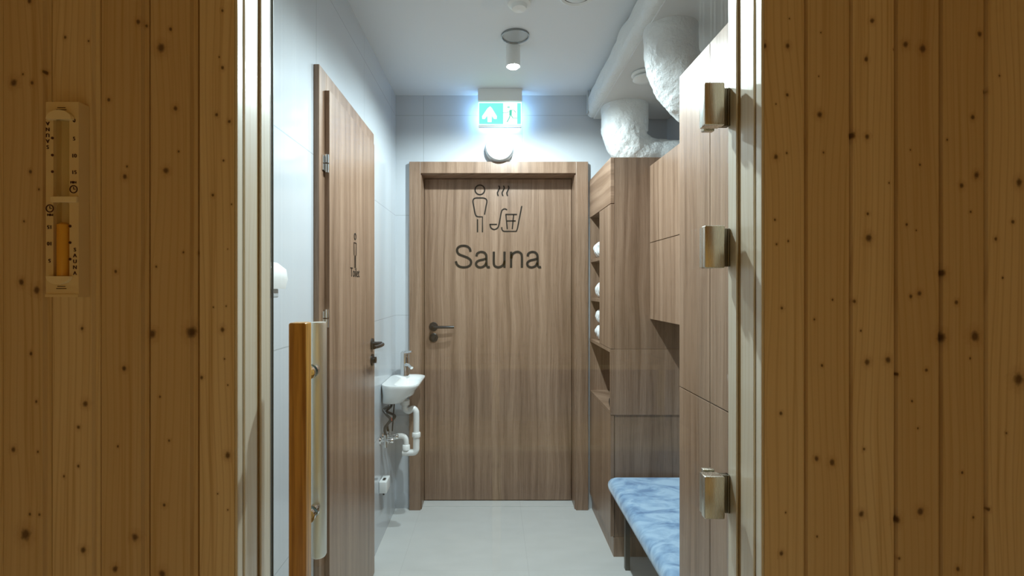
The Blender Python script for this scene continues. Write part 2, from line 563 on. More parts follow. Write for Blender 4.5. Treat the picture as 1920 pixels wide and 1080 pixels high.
def boards(x0, x1, z0, z1, bw, start, left):
    """tongue-and-groove cladding facing -Y at Y=PF, with a bevelled groove at every board edge"""
    mb = MB()
    prof = []
    k0 = math.floor((x0 - start) / bw) - 1
    x = start + k0 * bw
    dep = 0.006
    while x < x1 + bw:
        if left:   # wide shallow bevel then a fine dark gap
            seq = [(-0.0150, 0), (-0.0125, 0.0060), (-0.0052, 0.0060), (-0.0048, 0.0125), (-0.0012, 0.0125), (0.0004, 0.002), (0.0014, 0)]
        else:
            seq = [(-0.0060, 0), (-0.0035, 0.0035), (-0.0016, 0.0035), (-0.0012, 0.0080), (0.0010, 0.0080), (0.0026, 0)]
        if x < x0 + .012 or x > x1 - .012 and x < x1 + .02: seq = []
        for dx, d in seq:
            prof.append((x + dx, d))
        x += bw
    prof = [(min(max(a, x0), x1), d) for a, d in prof]
    pp = [(x0, 0)]
    for a, d in prof:
        if x0 < a < x1: pp.append((a, d))
    pp.append((x1, 0))
    vb = [[(a, PF + d, z0) for a, d in pp] + [(x1, PF + .022, z0), (x0, PF + .022, z0)],
          [(a, PF + d, z1) for a, d in pp] + [(x1, PF + .022, z1), (x0, PF + .022, z1)]]
    mb.loft(vb)
    return mb

struct('wall_sauna_left_of_door', boards(SX0, JL - .0045, 0, SZ, BWL, XL0, True), M['pine_l'])
struct('wall_sauna_right_of_door', boards(JR + .0045, SX1, 0, SZ, BWR, XR0, False), M['pine_r'])
struct('wall_sauna_above_door', MB().box(JL, JR, PF, PF + .022, HEAD, SZ), M['pine'])
struct('wall_sauna_left', MB().box(SX0 - .05, SX0, SY0 - .05, PF + .022, 0, SZ), M['pine'])
struct('wall_sauna_right', MB().box(SX1, SX1 + .05, SY0 - .05, PF + .022, 0, SZ), M['pine'])
struct('wall_sauna_rear', MB().box(SX0, SX1, SY0 - .05, SY0, 0, SZ), M['pine'])
struct('ceiling', MB().box(SX0 - .05, SX1 + .05, SY0 - .05, PF + .022, SZ, SZ + .05), M['pine'])
struct('floor', MB().box(SX0 - .05, SX1 + .05, SY0 - .05, PB, -0.1, 0), M['floor'])

# jamb linings: a corner bead, two boards with an ochre seam between them
def lining(name, X, s):
    """s = +1: lining faces +X (left jamb)"""
    r = MB()
    def bx(mb, d0, d1, y0, y1, bev=0.0):
        a, c = X - s * d1, X - s * d0
        mb.box(min(a, c), max(a, c), y0, y1, 0, HEAD, bev)
    bx(r, 0.004, 0.015, PF + .0225, PB - (0 if s > 0 else .013))
    o = struct(name, r, M['groove'])
    q = MB(); bx(q, -0.0005, 0.004, PF - .0005, PF + .0165, .001); struct('corner_bead', q, M['pine_jamb'], o)
    q = MB(); bx(q, 0.0, 0.004, PF + .0245, PF + .068, .0012); struct('lining_board', q, M['pine_jamb'], o)
    q = MB(); bx(q, 0.0, 0.004, PF + .083, PB - (.011 if s > 0 else .016), .0012); struct('lining_board', q, M['pine_jamb'], o)
    return o
lining('trim_1', JL, 1)
lining('trim_2', JR, -1)
struct('trim_3', MB().box(JL, JR, PF, PB, HEAD - .015, HEAD), M['pine_jamb'])

# ------------------------------------------------------------------ door_1: the walnut door at the corridor's end
d1 = thing('door_1', (0.035, WB, 0), kind='structure')
LY = 2.978
b = MB()
cy0, cy1 = 2.857, WB
b.box(-.495, -.427, cy0, cy1, 0, EYE + .746, .002)
b.box(.498, .571, cy0, cy1, 0, EYE + .746, .002)
b.box(-.427, .498, cy0, cy1, DZ + .005, EYE + .746, .002)
struct('door_casing', b, M['walnut'], d1)
b = MB()
b.box(-.442, DX0, 2.872, LY + .04, 0, DZ)
b.box(DX1, .513, 2.872, LY + .04, 0, DZ)
b.box(-.442, .513, 2.872, LY + .04, DZ, DZ + .02)
struct('door_jamb', b, M['walnut'], d1)
struct('door_leaf', MB().box(DX0 + .003, DX1 - .003, LY, LY + .04, .008, DZ - .003, .001), M['walnut'], d1)
struct('threshold', MB().box(DX0, DX1, WB + .02, LY + .06, -.02, .003), M['floor'], d1)
b = MB()
hx, hz = -.364, 1.085
b.lathe((hx, LY, hz), [(.027, 0), (.027, -.006), (.024, -.009), (.011, -.010), (.011, -.05)], 'Y', 28)
lev = [(hx, LY - .045, hz), (hx + .01, LY - .056, hz), (hx + .04, LY - .060, hz), (hx + .09, LY - .058, hz), (hx + .13, LY - .052, hz)]
b.tube(smooth_path(lev, 5), .0085, 12)
hd = struct('door_handle', b, M['black'], d1, smooth=40)
b = MB()
b.lathe((hx, LY, 1.016), [(.027, 0), (.027, -.006), (.024, -.009), (.014, -.010), (.014, -.022), (.012, -.024)], 'Y', 28)
struct('lock_rosette', b, M['black'], d1, smooth=40)


def from_crop(u, v, d):
    px, py = 840 + u / 5.685, 330 + v / 5.685
    x, y, z = P(px, py, LY)
    return (x, LY - d - .0002, z)
b = MB()
LW = 25
def stroke(pts, wd=LW, sm=True):
    b.ribbon([p.to_2d() if len(p) == 3 else p for p in (smooth_path([(q[0], q[1], 0) for q in pts], 7) if sm else [Vector((q[0], q[1], 0)) for q in pts])], wd, from_crop, .002)
stroke([(240, 808), (232, 775), (205, 752), (168, 744), (128, 750), (102, 772), (98, 802), (115, 832), (160, 852), (210, 872), (242, 900), (243, 938), (218, 964), (170, 974), (125, 966), (95, 942), (84, 908)])
for off in (0, 545):
    stroke([(304 + off, 858), (312 + off, 828), (345 + off, 811), (382 + off, 815), (404 + off, 838), (410 + off, 875), (410 + off, 930), (414 + off, 958), (428 + off, 973), (447 + off, 970)])
    stroke([(408 + off, 880), (380 + off, 890), (335 + off, 900), (306 + off, 918), (300 + off, 945), (318 + off, 968), (352 + off, 974), (388 + off, 958), (408 + off, 925)])
stroke([(488, 806), (488, 860), (488, 925), (498, 958), (530, 973), (568, 964), (594, 938), (602, 905)])
stroke([(602, 806), (602, 978)], LW, False)
stroke([(672, 806), (672, 978)], LW, False)
stroke([(674, 880), (684, 840), (712, 816), (748, 810), (776, 826), (787, 860), (787, 978)])
struct('sign_lettering', b, M['ink'], d1)
b = MB()
W = 13.5
stroke([(340 + 51 * math.cos(a * PI / 18), 148 + 51 * math.sin(a * PI / 18)) for a in range(37)], W, False)
stroke([(390, 412), (404, 330), (415, 272), (404, 246), (378, 234)], W)
stroke([(378, 234), (300, 234)], W, False)
stroke([(300, 234), (276, 244), (266, 272), (278, 340), (290, 402), (304, 428), (330, 435)], W)
stroke([(330, 435), (367, 435), (367, 600)], W, False)
stroke([(315, 460), (315, 600)], W, False)
for k in (0, 50, 100):
    stroke([(541 + k, 104), (550 + k, 128), (538 + k, 155), (527 + k, 182), (535 + k, 214)], W)
stroke([(630, 362), (608, 351), (582, 360), (569, 386), (556, 450), (545, 510), (530, 552), (492, 570), (458, 552), (447, 516)], W)
stroke([(442, 516), (522, 516)], W, False)
stroke([(572, 545), (576, 572), (592, 590)], W)
stroke([(592, 590), (728, 590), (740, 560), (786, 320)], W, False)
stroke([(612, 410), (736, 410)], W, False)
stroke([(617, 410), (632, 566)], W, False)
stroke([(700, 410), (685, 566)], W, False)
stroke([(624, 479), (722, 479)], W, False)
struct('pictogram', b, M['ink'], d1)

# ------------------------------------------------------------------ door_2: the side door on the left wall
d2 = thing('door_2', (WL, 1.91, 0), kind='structure')
CX = -.562
b = MB()
b.box(WL, CX, 1.56, 1.625, 0, EYE + .725, .002)
b.box(WL, CX, 2.215, 2.28, 0, EYE + .725, .002)
b.box(WL, CX, 1.625, 2.215, EYE + .655, EYE + .725, .002)
struct('door_casing', b, M['walnut'], d2)
struct('door_leaf', MB().box(CX + .0005, -.545, 1.608, 2.222, .008, EYE + .6585, .0012), M['walnut'], d2)
b = MB()
hz = 1.072
b.lathe((-.545, 2.17, hz), [(.026, 0), (.026, .007), (.011, .009), (.011, .045)], 'X', 24)
b.tube(smooth_path([(-.505, 2.17, hz), (-.494, 2.163, hz), (-.490, 2.13, hz), (-.492, 2.09, hz), (-.503, 2.045, hz)], 5), .008, 12)
struct('door_handle', b, M['black'], d2, smooth=40)
b = MB()
b.lathe((-.545, 2.17, 1.0), [(.026, 0), (.026, .007), (.014, .009), (.014, .02)], 'X', 24)
struct('lock_rosette', b, M['black'], d2, smooth=40)
for hz in (1.742, 1.225, .30):
    b = MB()
    b.cyl((CX + .009, 1.603, hz - .03), (CX + .009, 1.603, hz - .002), .0075)
    b.cyl((CX + .009, 1.603, hz + .002), (CX + .009, 1.603, hz + .03), .0075)
    b.box(CX, CX + .004, 1.583, 1.603, hz - .025, hz + .025)
    struct('hinge', b, M['chrome'], d2, smooth=40)


def text_obj(txt, size):
    cu = bpy.data.curves.new('t', 'FONT')
    cu.body = txt
    cu.size = size
    cu.align_x = 'CENTER'
    cu.extrude = 0.0006
    o = bpy.data.objects.new('t', cu)
    C.collection.objects.link(o)
    dg = bpy.context.evaluated_depsgraph_get()
    me = bpy.data.meshes.new_from_object(o.evaluated_get(dg))
    bpy.data.objects.remove(o)
    return me


def add_text(mb, txt, size, fn):
    me = text_obj(txt, size)
    n0 = len(mb.bm.verts)
    mb.bm.from_mesh(me)
    mb.bm.verts.ensure_lookup_table()
    for v in mb.bm.verts[n0:]:
        v.co = Vector(fn(v.co.x, v.co.y, v.co.z))
b = MB()
add_text(b, 'Toilet', .052, lambda u, v, d: (-.5445 + d, 1.905 + u, 1.37 + v))
struct('sign_lettering', b, M['ink'], d2)
b = MB()
fl = lambda u, v, d: (-.5448 + d, 1.905 + u, 1.455 + v)
b.ribbon([(.012 * math.cos(a * PI / 9), .075 + .012 * math.sin(a * PI / 9)) for a in range(19)], .0035, fl)
b.ribbon([(-.014, .0), (-.016, .05), (.016, .05), (.014, 0)], .0035, fl)
b.ribbon([(-.006, 0), (-.006, -.05)], .0035, fl)
b.ribbon([(.006, 0), (.006, -.05)], .0035, fl)
struct('pictogram', b, M['ink'], d2)

# ------------------------------------------------------------------ door_3: the glass sauna door
d3 = thing('door_3', (0.012, .92, 0), kind='structure')
struct('glass_pane', MB().box(JL - .003, JR + .0045, .920, .928, .012, HEAD - .02, .0008), M['glass'], d3)
struct('door_seal', MB().box(JL - .003, JL + .001, .9285, .931, .0, HEAD - .016), M['greyrubber'], d3)
HX = -.351
b = MB()
b.box(HX - .0158, HX + .0158, .862, .892, .775, 1.2655, .004, 3)
struct('inner_grip', b, M['amber'], d3, smooth=40)['label'] = 'amber wooden inner grip bar'
b = MB()
b.lathe((HX, .970, .787), [(.0135, 0), (.0158, .004), (.0158, .468), (.0145, .472)], 'Z', 28)
struct('outer_grip', b, M['steel'], d3, smooth=40)['label'] = 'brushed metal outer grip bar'
for z in (EYE - (697 - VY) * .925 / F, EYE - (963 - VY) * .925 / F):
    b = MB()
    b.lathe((HX, .892, z), [(.0085, 0), (.0085, .020), (.0135, .020), (.0135, .027)], 'Y', 24)
    b.lathe((HX, .929, z), [(.0135, 0), (.0135, .008), (.0085, .008), (.0085, .030)], 'Y', 24)
    struct('handle_standoff', b, M['chrome'], d3, smooth=40)
for zc in (EYE + .340, EYE + .0745, EYE - .3915):
    b = MB()
    b.box(.394, .4315, .889, .905, zc - .0395, zc + .0395, .0025, 3)
    b.box(.397, .4305, .905, .9195, zc - .037, zc + .037)
    b.box(.408, .4305, .9285, .940, zc - .0385, zc + .0385, .002)
    h = struct('glass_hinge', b, M['nickel'], d3, smooth=30)
    b = MB()
    b.box(.4295, .4485, .9065, .9190, zc - .036, zc + .036, .001)
    b.box(.4445, .4487, .9050, .9190, zc - .036, zc + .036, .001)
    struct('wall_plate', b, M['nickel_gap_shade'], h, smooth=30)

# ------------------------------------------------------------------ fittings
FX = .583          # face plane of the storage tower and the tall cabinet
TY = 2.3635
BK = WB - .004
t = thing('storage_tower', (.81, 2.62, 0), 'tall walnut storage unit with open shelves and niche beside the end door', 'cabinet')
b = MB()
b.box(.598, WR - .002, TY + .002, BK, 0, .094)
b.build('plinth', M['walnut'], t)
b = MB()           # base carcass
b.box(.604, WR - .002, TY + .006, BK, .096, .700)
b.build('base_carcass', M['walnut_dark'], t)
b = MB()
b.box(FX, FX + .018, TY + .003, BK, .099, .698, .001)
b.build('door', M['walnut'], t)
b = MB()           # niche box: bottom board, two sides, back, top slab
b.box(FX, WR - .002, TY, BK, .700, .716)
b.box(FX, WR - .002, TY, TY + .018, .716, 1.006)
b.box(FX, WR - .002, BK - .018, BK, .716, 1.006)
b.box(WR - .02, WR - .002, TY + .018, BK - .018, .716, 1.006)
b.box(FX, WR - .002, TY, BK, 1.006, 1.023)
b.build('niche', M['walnut'], t)
b = MB()           # upper carcass
b.box(FX + .019, WR - .002, TY + .001, TY + .019, 1.024, 1.968)
b.box(FX + .002, WR - .002, BK - .018, BK, 1.024, 1.742)
b.box(FX + .019, WR - .002, TY + .019, BK, 1.742, 1.968)
b.box(FX + .002, WR - .002, 2.600, 2.616, 1.024, 1.742)
b.box(WR - .02, WR - .002, 2.616, BK - .018, 1.024, 1.742)
b.build('upper_carcass', M['walnut_dark'], t)
for z in (1.485, 1.257):
    MB().box(FX + .004, WR - .021, 2.617, BK - .019, z - .009, z + .009).build('shelf', M['walnut'], t)
MB().box(FX, FX + .018, TY + .001, 2.612, 1.025, 1.739, .001).build('door', M['walnut'], t)
MB().box(FX, FX + .018, TY + .001, BK, 1.7425, 1.968, .001).build('flap_door', M['walnut_h'], t)


def lumpy(mb, amp, sc, seed=0.0):
    for v in mb.bm.verts:
        n = noise.noise_vector((v.co + Vector((seed, 0, 0))) * sc)
        v.co += n * amp


def towel(z0, h, x0, label):
    mb = MB()
    rings = []
    ny = 26
    for i in range(ny + 1):
        y = 2.635 + (2.80 - 2.635) * i / ny
        e = min(i, ny - i) / 2.5
        k = min(1, .80 + .2 * math.sin(min(e, 1) * PI / 2))
        ring = []
        for j in range(36):
            a = 2 * PI * j / 36
            c, s = math.cos(a), math.sin(a)
            ring.append((x0 + .055 + .055 * k * abs(c) ** .7 * (1 if c > 0 else -1), y, z0 + h / 2 + h / 2 * k * abs(s) ** .7 * (1 if s > 0 else -1)))
        rings.append(ring)
    mb.loft(rings)
    lumpy(mb, .009, 38, z0)
    lumpy(mb, .004, 110, z0 + 3)
    lo = min(v.co.z for v in mb.bm.verts)
    for v in mb.bm.verts: v.co.z += z0 - lo + .0003
    o = mb.build('folded_towel', M['towel'], smooth=60)
    return tag(o, label, 'towel', 'white towels on the open shelves')
towel(1.4945, .085, .589, 'white fluffy towel alone on the top open shelf')
towel(1.2665, .088, .600, 'white fluffy towel alone on the middle open shelf')
towel(1.0235, .080, .598, 'lower of two white towels stacked in the bottom shelf compartment')
towel(1.115, .078, .598, 'upper of two white towels stacked in the bottom shelf compartment')

b = MB()
b.tube(smooth_path([(.625, 2.405, .722), (.60, 2.41, .7225), (.597, 2.43, .735), (.60, 2.435, .765), (.63, 2.43, .78), (.70, 2.44, .85), (.74, 2.46, .90), (.72, 2.42, .80), (.75, 2.46, .7235)], 6), .0055, 8)
tag(b.build('power_cord', M['dark'], smooth=60), 'black cord lying loose in the open walnut niche', 'cord')

# wall cabinet above the bench
t = thing('wall_cabinet', (.91, 1.93, 1.173), 'walnut wall cabinet of two stacked flap doors hanging above the blue bench', 'cabinet')
UX, UY0, UY1 = .776, 1.497, TY - .001
b = MB()
b.box(UX + .018, WR - .002, UY0, UY1, 1.173, 1.925)
b.build('carcass', M['walnut'], t)
MB().box(UX, UX + .017, UY0, UY1, 1.173, 1.5455, .0008).build('door', M['walnut'], t)
MB().box(UX, UX + .017, UY0, UY1, 1.5485, 1.925, .0008).build('door', M['walnut'], t)

# tall cabinet
t = thing('tall_cabinet', (.81, 1.22, 0), 'full-height walnut cupboard with flush doors at the right, nearest the glass door', 'cabinet')
TY0, TY1 = .945, 1.495
MB().box(FX + .018, WR - .002, TY0, TY1, .08, 1.984).build('carcass', M['walnut'], t)
MB().box(FX + .05, WR - .002, TY0, TY1 - .0, 0, .08).build('plinth', M['walnut'], t)
for (y0, y1) in ((1.2875, TY1), (TY0, 1.2845)):
    for (z0, z1) in ((.083, 1.0185), (1.0215, 1.984)):
        MB().box(FX, FX + .017, y0, y1, z0, z1, .0008).build('door', M['walnut'], t)

# bench
t = thing('bench', (.81, 1.93, 0), 'low bench with a pale blue velvet seat cushion under the wall cabinet', 'bench')
b = MB()
rings = []
bx0, bx1, by0, by1 = .562, WR - .004, 1.502, TY - .003
ns = 8
prof = []
for k in range(ns + 1):
    a = -PI / 2 + PI * k / ns
    prof.append((.028 * (1 - math.cos(a)), .0365 * math.sin(a)))
def ringat(ins, z):
    return rrect(bx0 + ins, bx1 - ins, by0 + ins, by1 - ins, .03, z, 5)
rings = [ringat(.30 * .5, .3285)] + [ringat(i, .366 + z) for i, z in prof] + [ringat(.05, .4045), ringat(.12, .407), ringat(.2, .408)]
b.loft(rings)
lumpy(b, .0015, 9)
cu = b.build('seat_cushion', M['velvet'], t, smooth=60)
cu['label'] = 'pale blue velvet cushion'
b = MB()
b.box(.60, .622, 1.51, 2.33, .295, .3255)
b.box(.99, 1.012, 1.51, 2.33, .295, .3255)
for y in (1.515, 1.90, 2.30): b.box(.622, .99, y, y + .022, .295, .3255)
b.build('frame', M['darkmetal'], t)
for x, y in ((.624, 2.25), (.624, 1.56), (.985, 2.25), (.985, 1.56)):
    MB().box(x, x + .022, y, y + .022, 0, .295, .001).build('leg', M['darkmetal'], t)

# ------------------------------------------------------------------ ventilation duct with two branches
t = thing('ventilation_duct', (.8, 1.9, 2.33), 'long white wrapped ventilation duct with two drop pipes under the ceiling on the right', 'duct')
b = MB()
dx0, dx1, dz0, dz1 = .557, WR - .004, EYE + 1.0, EYE + 1.128
rings = []
N = 90
for i in range(N + 1):
    y = .97 + (2.868 - .97) * i / N
    ring = []
    e = max(0, (i - (N - 3)) / 3.0)
    e = max(e, 0)
    ins = .014 * (1 - math.sqrt(max(0, 1 - e * e)))
    r = .034
    for (px_, pz_, _z) in rrect(dx0 + ins, dx1, dz0 + ins, dz1 - ins, r, 0, 7):
        # rounded only on the free (left) side
        ring.append((px_, y, pz_))
    # subdivide long sides
    fine = []
    for k in range(len(ring)):
        p, q = Vector(ring[k]), Vector(ring[(k + 1) % len(ring)])
        m = 24 if k in (7, 23) else (5 if k in (15, 31) else 1)
        for s_ in range(m): fine.append(tuple(p + (q - p) * s_ / m))
    rings.append(fine)
b.loft(rings)
for v in b.bm.verts:
    if v.co.x < dx0 + .05:
        n = noise.noise_vector(v.co * 11)
        v.co += Vector((n.x * .010, 0, n.z * .006))
        if v.co.z > CEIL - .002: v.co.z = CEIL - .002
b.build('main_duct', M['wrap'], t, smooth=70)
MB().box(.60, WR - .004, .975, 2.85, dz0 - .004, dz0 + .012, .003).build('underside_panel', M['sheet'], t)


def branch(path, rads, seed, amp):
    mb = MB()
    pts = smooth_path(path, 9)
    rr = smooth_path([(r, 0, 0) for r in rads], 9)
    mb.tube(pts, [q[0] for q in rr], 56, True)
    bmesh.ops.subdivide_edges(mb.bm, edges=[e for e in mb.bm.edges if e.calc_length() > .012 and len(e.link_faces) == 2 and all(len(f.verts) == 4 for f in e.link_faces)], cuts=1, use_grid_fill=True)
    for v in mb.bm.verts:
        lo = max(0, min(1, (dz0 - .02 - v.co.z) / .12))
        n = noise.noise_vector((v.co + Vector((seed, 0, 0))) * 20) * amp * (.25 + .75 * lo) + noise.noise_vector((v.co + Vector((seed, 3, 0))) * 65) * amp * .6 * lo
        v.co += n
    return mb
pb = branch([(.690, 1.86, 2.335), (.690, 1.86, 2.28), (.698, 1.86, 2.20), (.735, 1.86, 2.115), (.805, 1.86, 2.055), (.90, 1.86, 2.040), (1.04, 1.86, 2.040)],
            [.101, .100, .100, .100, .100, .098, .098], 1.0, .006)
pb.build('drop_pipe', M['wrap'], t, smooth=80)
pb = branch([(.733, 2.66, 2.335), (.733, 2.66, 2.27), (.735, 2.66, 2.19), (.765, 2.66, 2.115), (.83, 2.66, 2.072), (.92, 2.66, 2.062), (1.04, 2.66, 2.062)],
            [.128, .127, .124, .113, .096, .082, .080], 5.0, .006)
pb.build('drop_pipe', M['wrap'], t, smooth=80)
b = MB()
b.cyl((.575, 2.80, CEIL - .002), (.575, 2.80, dz1 - .05), .004)
b.box(.553, .562, 2.785, 2.815, dz0 + .01, dz1 + .012, .002)
b.build('hanger', M['plastic_grey'], t)

b = MB()
vc = (.712, 2.235, dz0 - .0055)
b.lathe(vc, [(.040, 0), (.062, -.001), (.063, -.008), (.056, -.012), (.030, -.013)], 'Z', 36)
o = b.build('disc_valve', M['plastic'], smooth=40)
tag(o, 'round white disc valve under the ventilation duct between its two drop pipes', 'vent')
b = MB()
b.lathe((vc[0], vc[1], vc[2] - .012), [(.012, 0), (.012, -.008), (.054, -.009), (.056, -.016), (.050, -.020), (.020, -.022)], 'Z', 36)
b.build('valve_disc', M['plastic'], o, smooth=40)

# ------------------------------------------------------------------ ceiling fixtures
def downlight(x, y, label, gain, cone, blend):
    r = thing('ceiling_spotlight', (x, y, CEIL - .095), label, 'lamp', 'ceiling spotlights')
    b = MB()
    b.lathe((x, y, CEIL - .095), [(.028, .0), (.034, .0), (.034, .094)], 'Z', 36, cap0=False)
    b.lathe((x, y, CEIL - .095), [(.0281, .0), (.0279, .012)], 'Z', 36, cap0=False, cap1=False)
    b.build('lamp_body', M['plastic'], r, smooth=40)
    b = MB()
    b.lathe((x, y, CEIL - .090), [(.001, -.016), (.014, -.0145), (.023, -.010), (.0278, -.0)], 'Z', 32, cap0=True)
    b.build('lamp_glass', M['lamp_face'], r, smooth=60)
    L = bpy.data.lights.new('spot_light', 'SPOT')
    L.energy = DOWN_W * gain
    L.color = DOWN_COL
    L.spot_size = math.radians(cone)
    L.spot_blend = blend
    L.shadow_soft_size = .020
    lo = bpy.data.objects.new('spot_light', L)
    C.collection.objects.link(lo)
    lo.parent = r
    lo.location = (0, 0, -.036)
downlight(.10, 2.30, 'lit white cylindrical spotlight on the corridor ceiling in front of the exit sign', .70, 172, .45)
downlight(.10, 1.62, 'white cylindrical spotlight on the corridor ceiling nearer the glass door', .98, 154, .75)

b = MB()
b.lathe((.105, 2.195, CEIL), [(.0575, -.004), (.060, -.008), (.0635, -.008), (.065, 0)], 'Z', 48, cap0=False, cap1=False)
o = b.build('round_ceiling_vent', M['rim'], smooth=50)
tag(o, 'round ceiling fitting with a grey metal rim behind the lit spotlight', 'vent')
MB().lathe((.105, 2.195, CEIL), [(.003, -.0025), (.0585, -.0025), (.0585, -.0002)], 'Z', 48).build('cover_plate', M['plastic_grey'], o, smooth=40)

b = MB()
b.lathe((.108, 1.925, CEIL), [(.002, -.038), (.028, -.036), (.033, -.022), (.046, -.018), (.050, 0)], 'Z', 36)
o = b.build('smoke_detector', M['plastic'], smooth=35)
tag(o, 'white round smoke detector on the ceiling at the top edge of the photo', 'smoke detector')
b = MB()
b.lathe((.335, 1.885, CEIL), [(.058, -.002), (.066, -.008), (.072, -.006), (.074, 0)], 'Z', 48, cap0=False, cap1=False)
o = b.build('ceiling_speaker', M['plastic'], smooth=50)
tag(o, 'round ceiling speaker with a dark gap around its cover, cut by the top edge', 'speaker')
MB().lathe((.335, 1.885, CEIL), [(.056, -.0015), (.0645, -.0015), (.0645, -.0003)], 'Z', 48).build('gap_ring', M['greyrubber'], o)
MB().lathe((.335, 1.885, CEIL), [(.002, -.010), (.045, -.009), (.054, -.002), (.054, -.0016)], 'Z', 48).build('cover', M['plastic'], o, smooth=40)

# exit sign
EY = 2.80
t = thing('exit_sign', (.045, EY, EYE + .93), 'lit green exit sign with an up arrow and a running figure under the ceiling', 'sign')
b = MB()
b.box(-.083, .173, EY - .022, EY + .030, EYE + 1.078, EYE + 1.1495, .003)
b.build('sign_housing', M['plastic'], t, smooth=30)
MB().box(-.080, .170, EY - .003, EY + .013, EYE + .930, EYE + .944, .002).build('lower_rail', M['plastic'], t)
zb, zt = EYE + .945, EYE + 1.077
MB().box(-.081, .1705, EY, EY + .004, zb, zt).build('sign_panel', M['sign_green'], t)
MB().box(-.081, .1705, EY + .0045, EY + .010, zb, zt).build('rear_diffuser', M['sign_back'], t)
fs = lambda u, v, d: (-.081 + u * .2515, EY - .0005 - d, zt - v * .132)
b = MB()
b.poly([(0, 0), (1, 0), (1, .035), (0, .035)], fs, .0004)
b.poly([(0, .965), (1, .965), (1, 1), (0, 1)], fs, .0004)
b.poly([(0, 0), (.018, 0), (.018, 1), (0, 1)], fs, .0006)
b.poly([(.985, 0), (1, 0), (1, 1), (.985, 1)], fs, .0006)
# arrow
b.poly([(.275, .18), (.315, .26), (.43, .62), (.425, .74), (.36, .74), (.315, .60), (.305, .88), (.215, .88), (.205, .60), (.15, .74), (.09, .74), (.085, .62), (.215, .26)][::-1], fs, .0008)
b.poly([(.575, .04), (.90, .04), (.90, .96), (.575, .96)], fs, .0008)
b.build('sign_symbols', M['sign_white'], t)
b = MB()
ff = lambda u, v, d: fs(u, v, d + .0009)
b.ribbon([(.70 + .016 * math.cos(a * PI / 6), .22 + .03 * math.sin(a * PI / 6)) for a in range(13)], .02, ff, .0004)
b.ribbon([(.75, .34), (.745, .58)], .055, ff, .0004)
b.ribbon([(.74, .40), (.66, .46), (.56, .47)], .018, ff, .0004)
b.ribbon([(.76, .35), (.83, .36), (.87, .46)], .018, ff, .0004)
b.ribbon([(.74, .58), (.71, .72), (.665, .88)], .022, ff, .0004)
b.ribbon([(.755, .56), (.80, .70), (.90, .71)], .022, ff, .0004)
b.build('running_figure', M['sign_fig'], t)

# round vent on the back wall
t = thing('round_wall_vent', (.043, WB, 2.15), 'round white air valve on the tiled wall above the end door', 'vent')
vc = (.043, WB, 2.158)
MB().lathe(vc, [(.085, 0), (.086, -.008), (.080, -.020), (.060, -.022), (.050, -.012)], 'Y', 48).build('valve_frame', M['plastic'], t, smooth=40)
MB().lathe(vc, [(.014, -.018), (.014, -.042), (.074, -.046), (.080, -.052), (.079, -.060), (.070, -.062), (.066, -.059), (.003, -.056)], 'Y', 48).build('valve_disc', M['plastic'], t, smooth=40)

MB().lathe(vc, [(.063, -.0585), (.062, -.0605), (.003, -.0612)], 'Y', 48).build('valve_face', M['plastic_grey'], t, smooth=40)

# ------------------------------------------------------------------ wash basin on the left wall
t = thing('wash_basin', (-.48, 2.63, .72), 'small white ceramic hand basin on the left wall by the end door', 'sink')
b = MB()
X0 = WL + .001
zr = .820
outer = [rrect(X0, -.505, 2.51, 2.75, .03, zr - .105, 8), rrect(X0, -.470, 2.485, 2.775, .05, zr - .095, 8), rrect(X0, -.425, 2.468, 2.795, .07, zr - .055, 8),
         rrect(X0, -.392, 2.458, 2.808, .07, zr - .018, 8), rrect(X0, -.383, 2.455, 2.81, .07, zr - .006, 8), rrect(X0 + .001, -.385, 2.457, 2.808, .068, zr, 8)]
inner = [rrect(-.515, -.392, 2.468, 2.715, .055, zr + .0005, 8), rrect(-.510, -.398, 2.474, 2.708, .05, zr - .010, 8), rrect(-.500, -.415, 2.49, 2.69, .04, zr - .055, 8), rrect(-.480, -.435, 2.53, 2.66, .02, zr - .072, 8)]
b.loft(outer + inner)
ba = b.build('bowl', M['ceramic'], t, smooth=60)
MB().lathe((-.457, 2.60, zr - .0715), [(.002, .001), (.016, .001), (.018, -.0005)], 'Z', 20).build('drain', M['chrome'], t, smooth=40)
t = thing('basin_tap', (-.505, 2.765, zr), 'chrome single-lever tap standing on the small hand basin', 'tap')
b = MB()
b.lathe((-.505, 2.765, zr + .0006), [(.026, 0), (.026, .006), (.023, .012), (.0225, .10), (.020, .112)], 'Z', 24)
b.tube([(-.503, 2.760, zr + .062), (-.47, 2.715, zr + .068), (-.452, 2.692, zr + .055)], [.011, .010, .009], 12)
b.build('tap_body', M['chrome'], t, smooth=50)
b = MB()
b.lathe((-.505, 2.765, zr + .113), [(.022, 0), (.0225, .018), (.014, .028)], 'Z', 20)
b.tube([(-.503, 2.763, zr + .132), (-.455, 2.715, zr + .145)], [.008, .005], 10)
b.build('lever', M['chrome'], t, smooth=50)

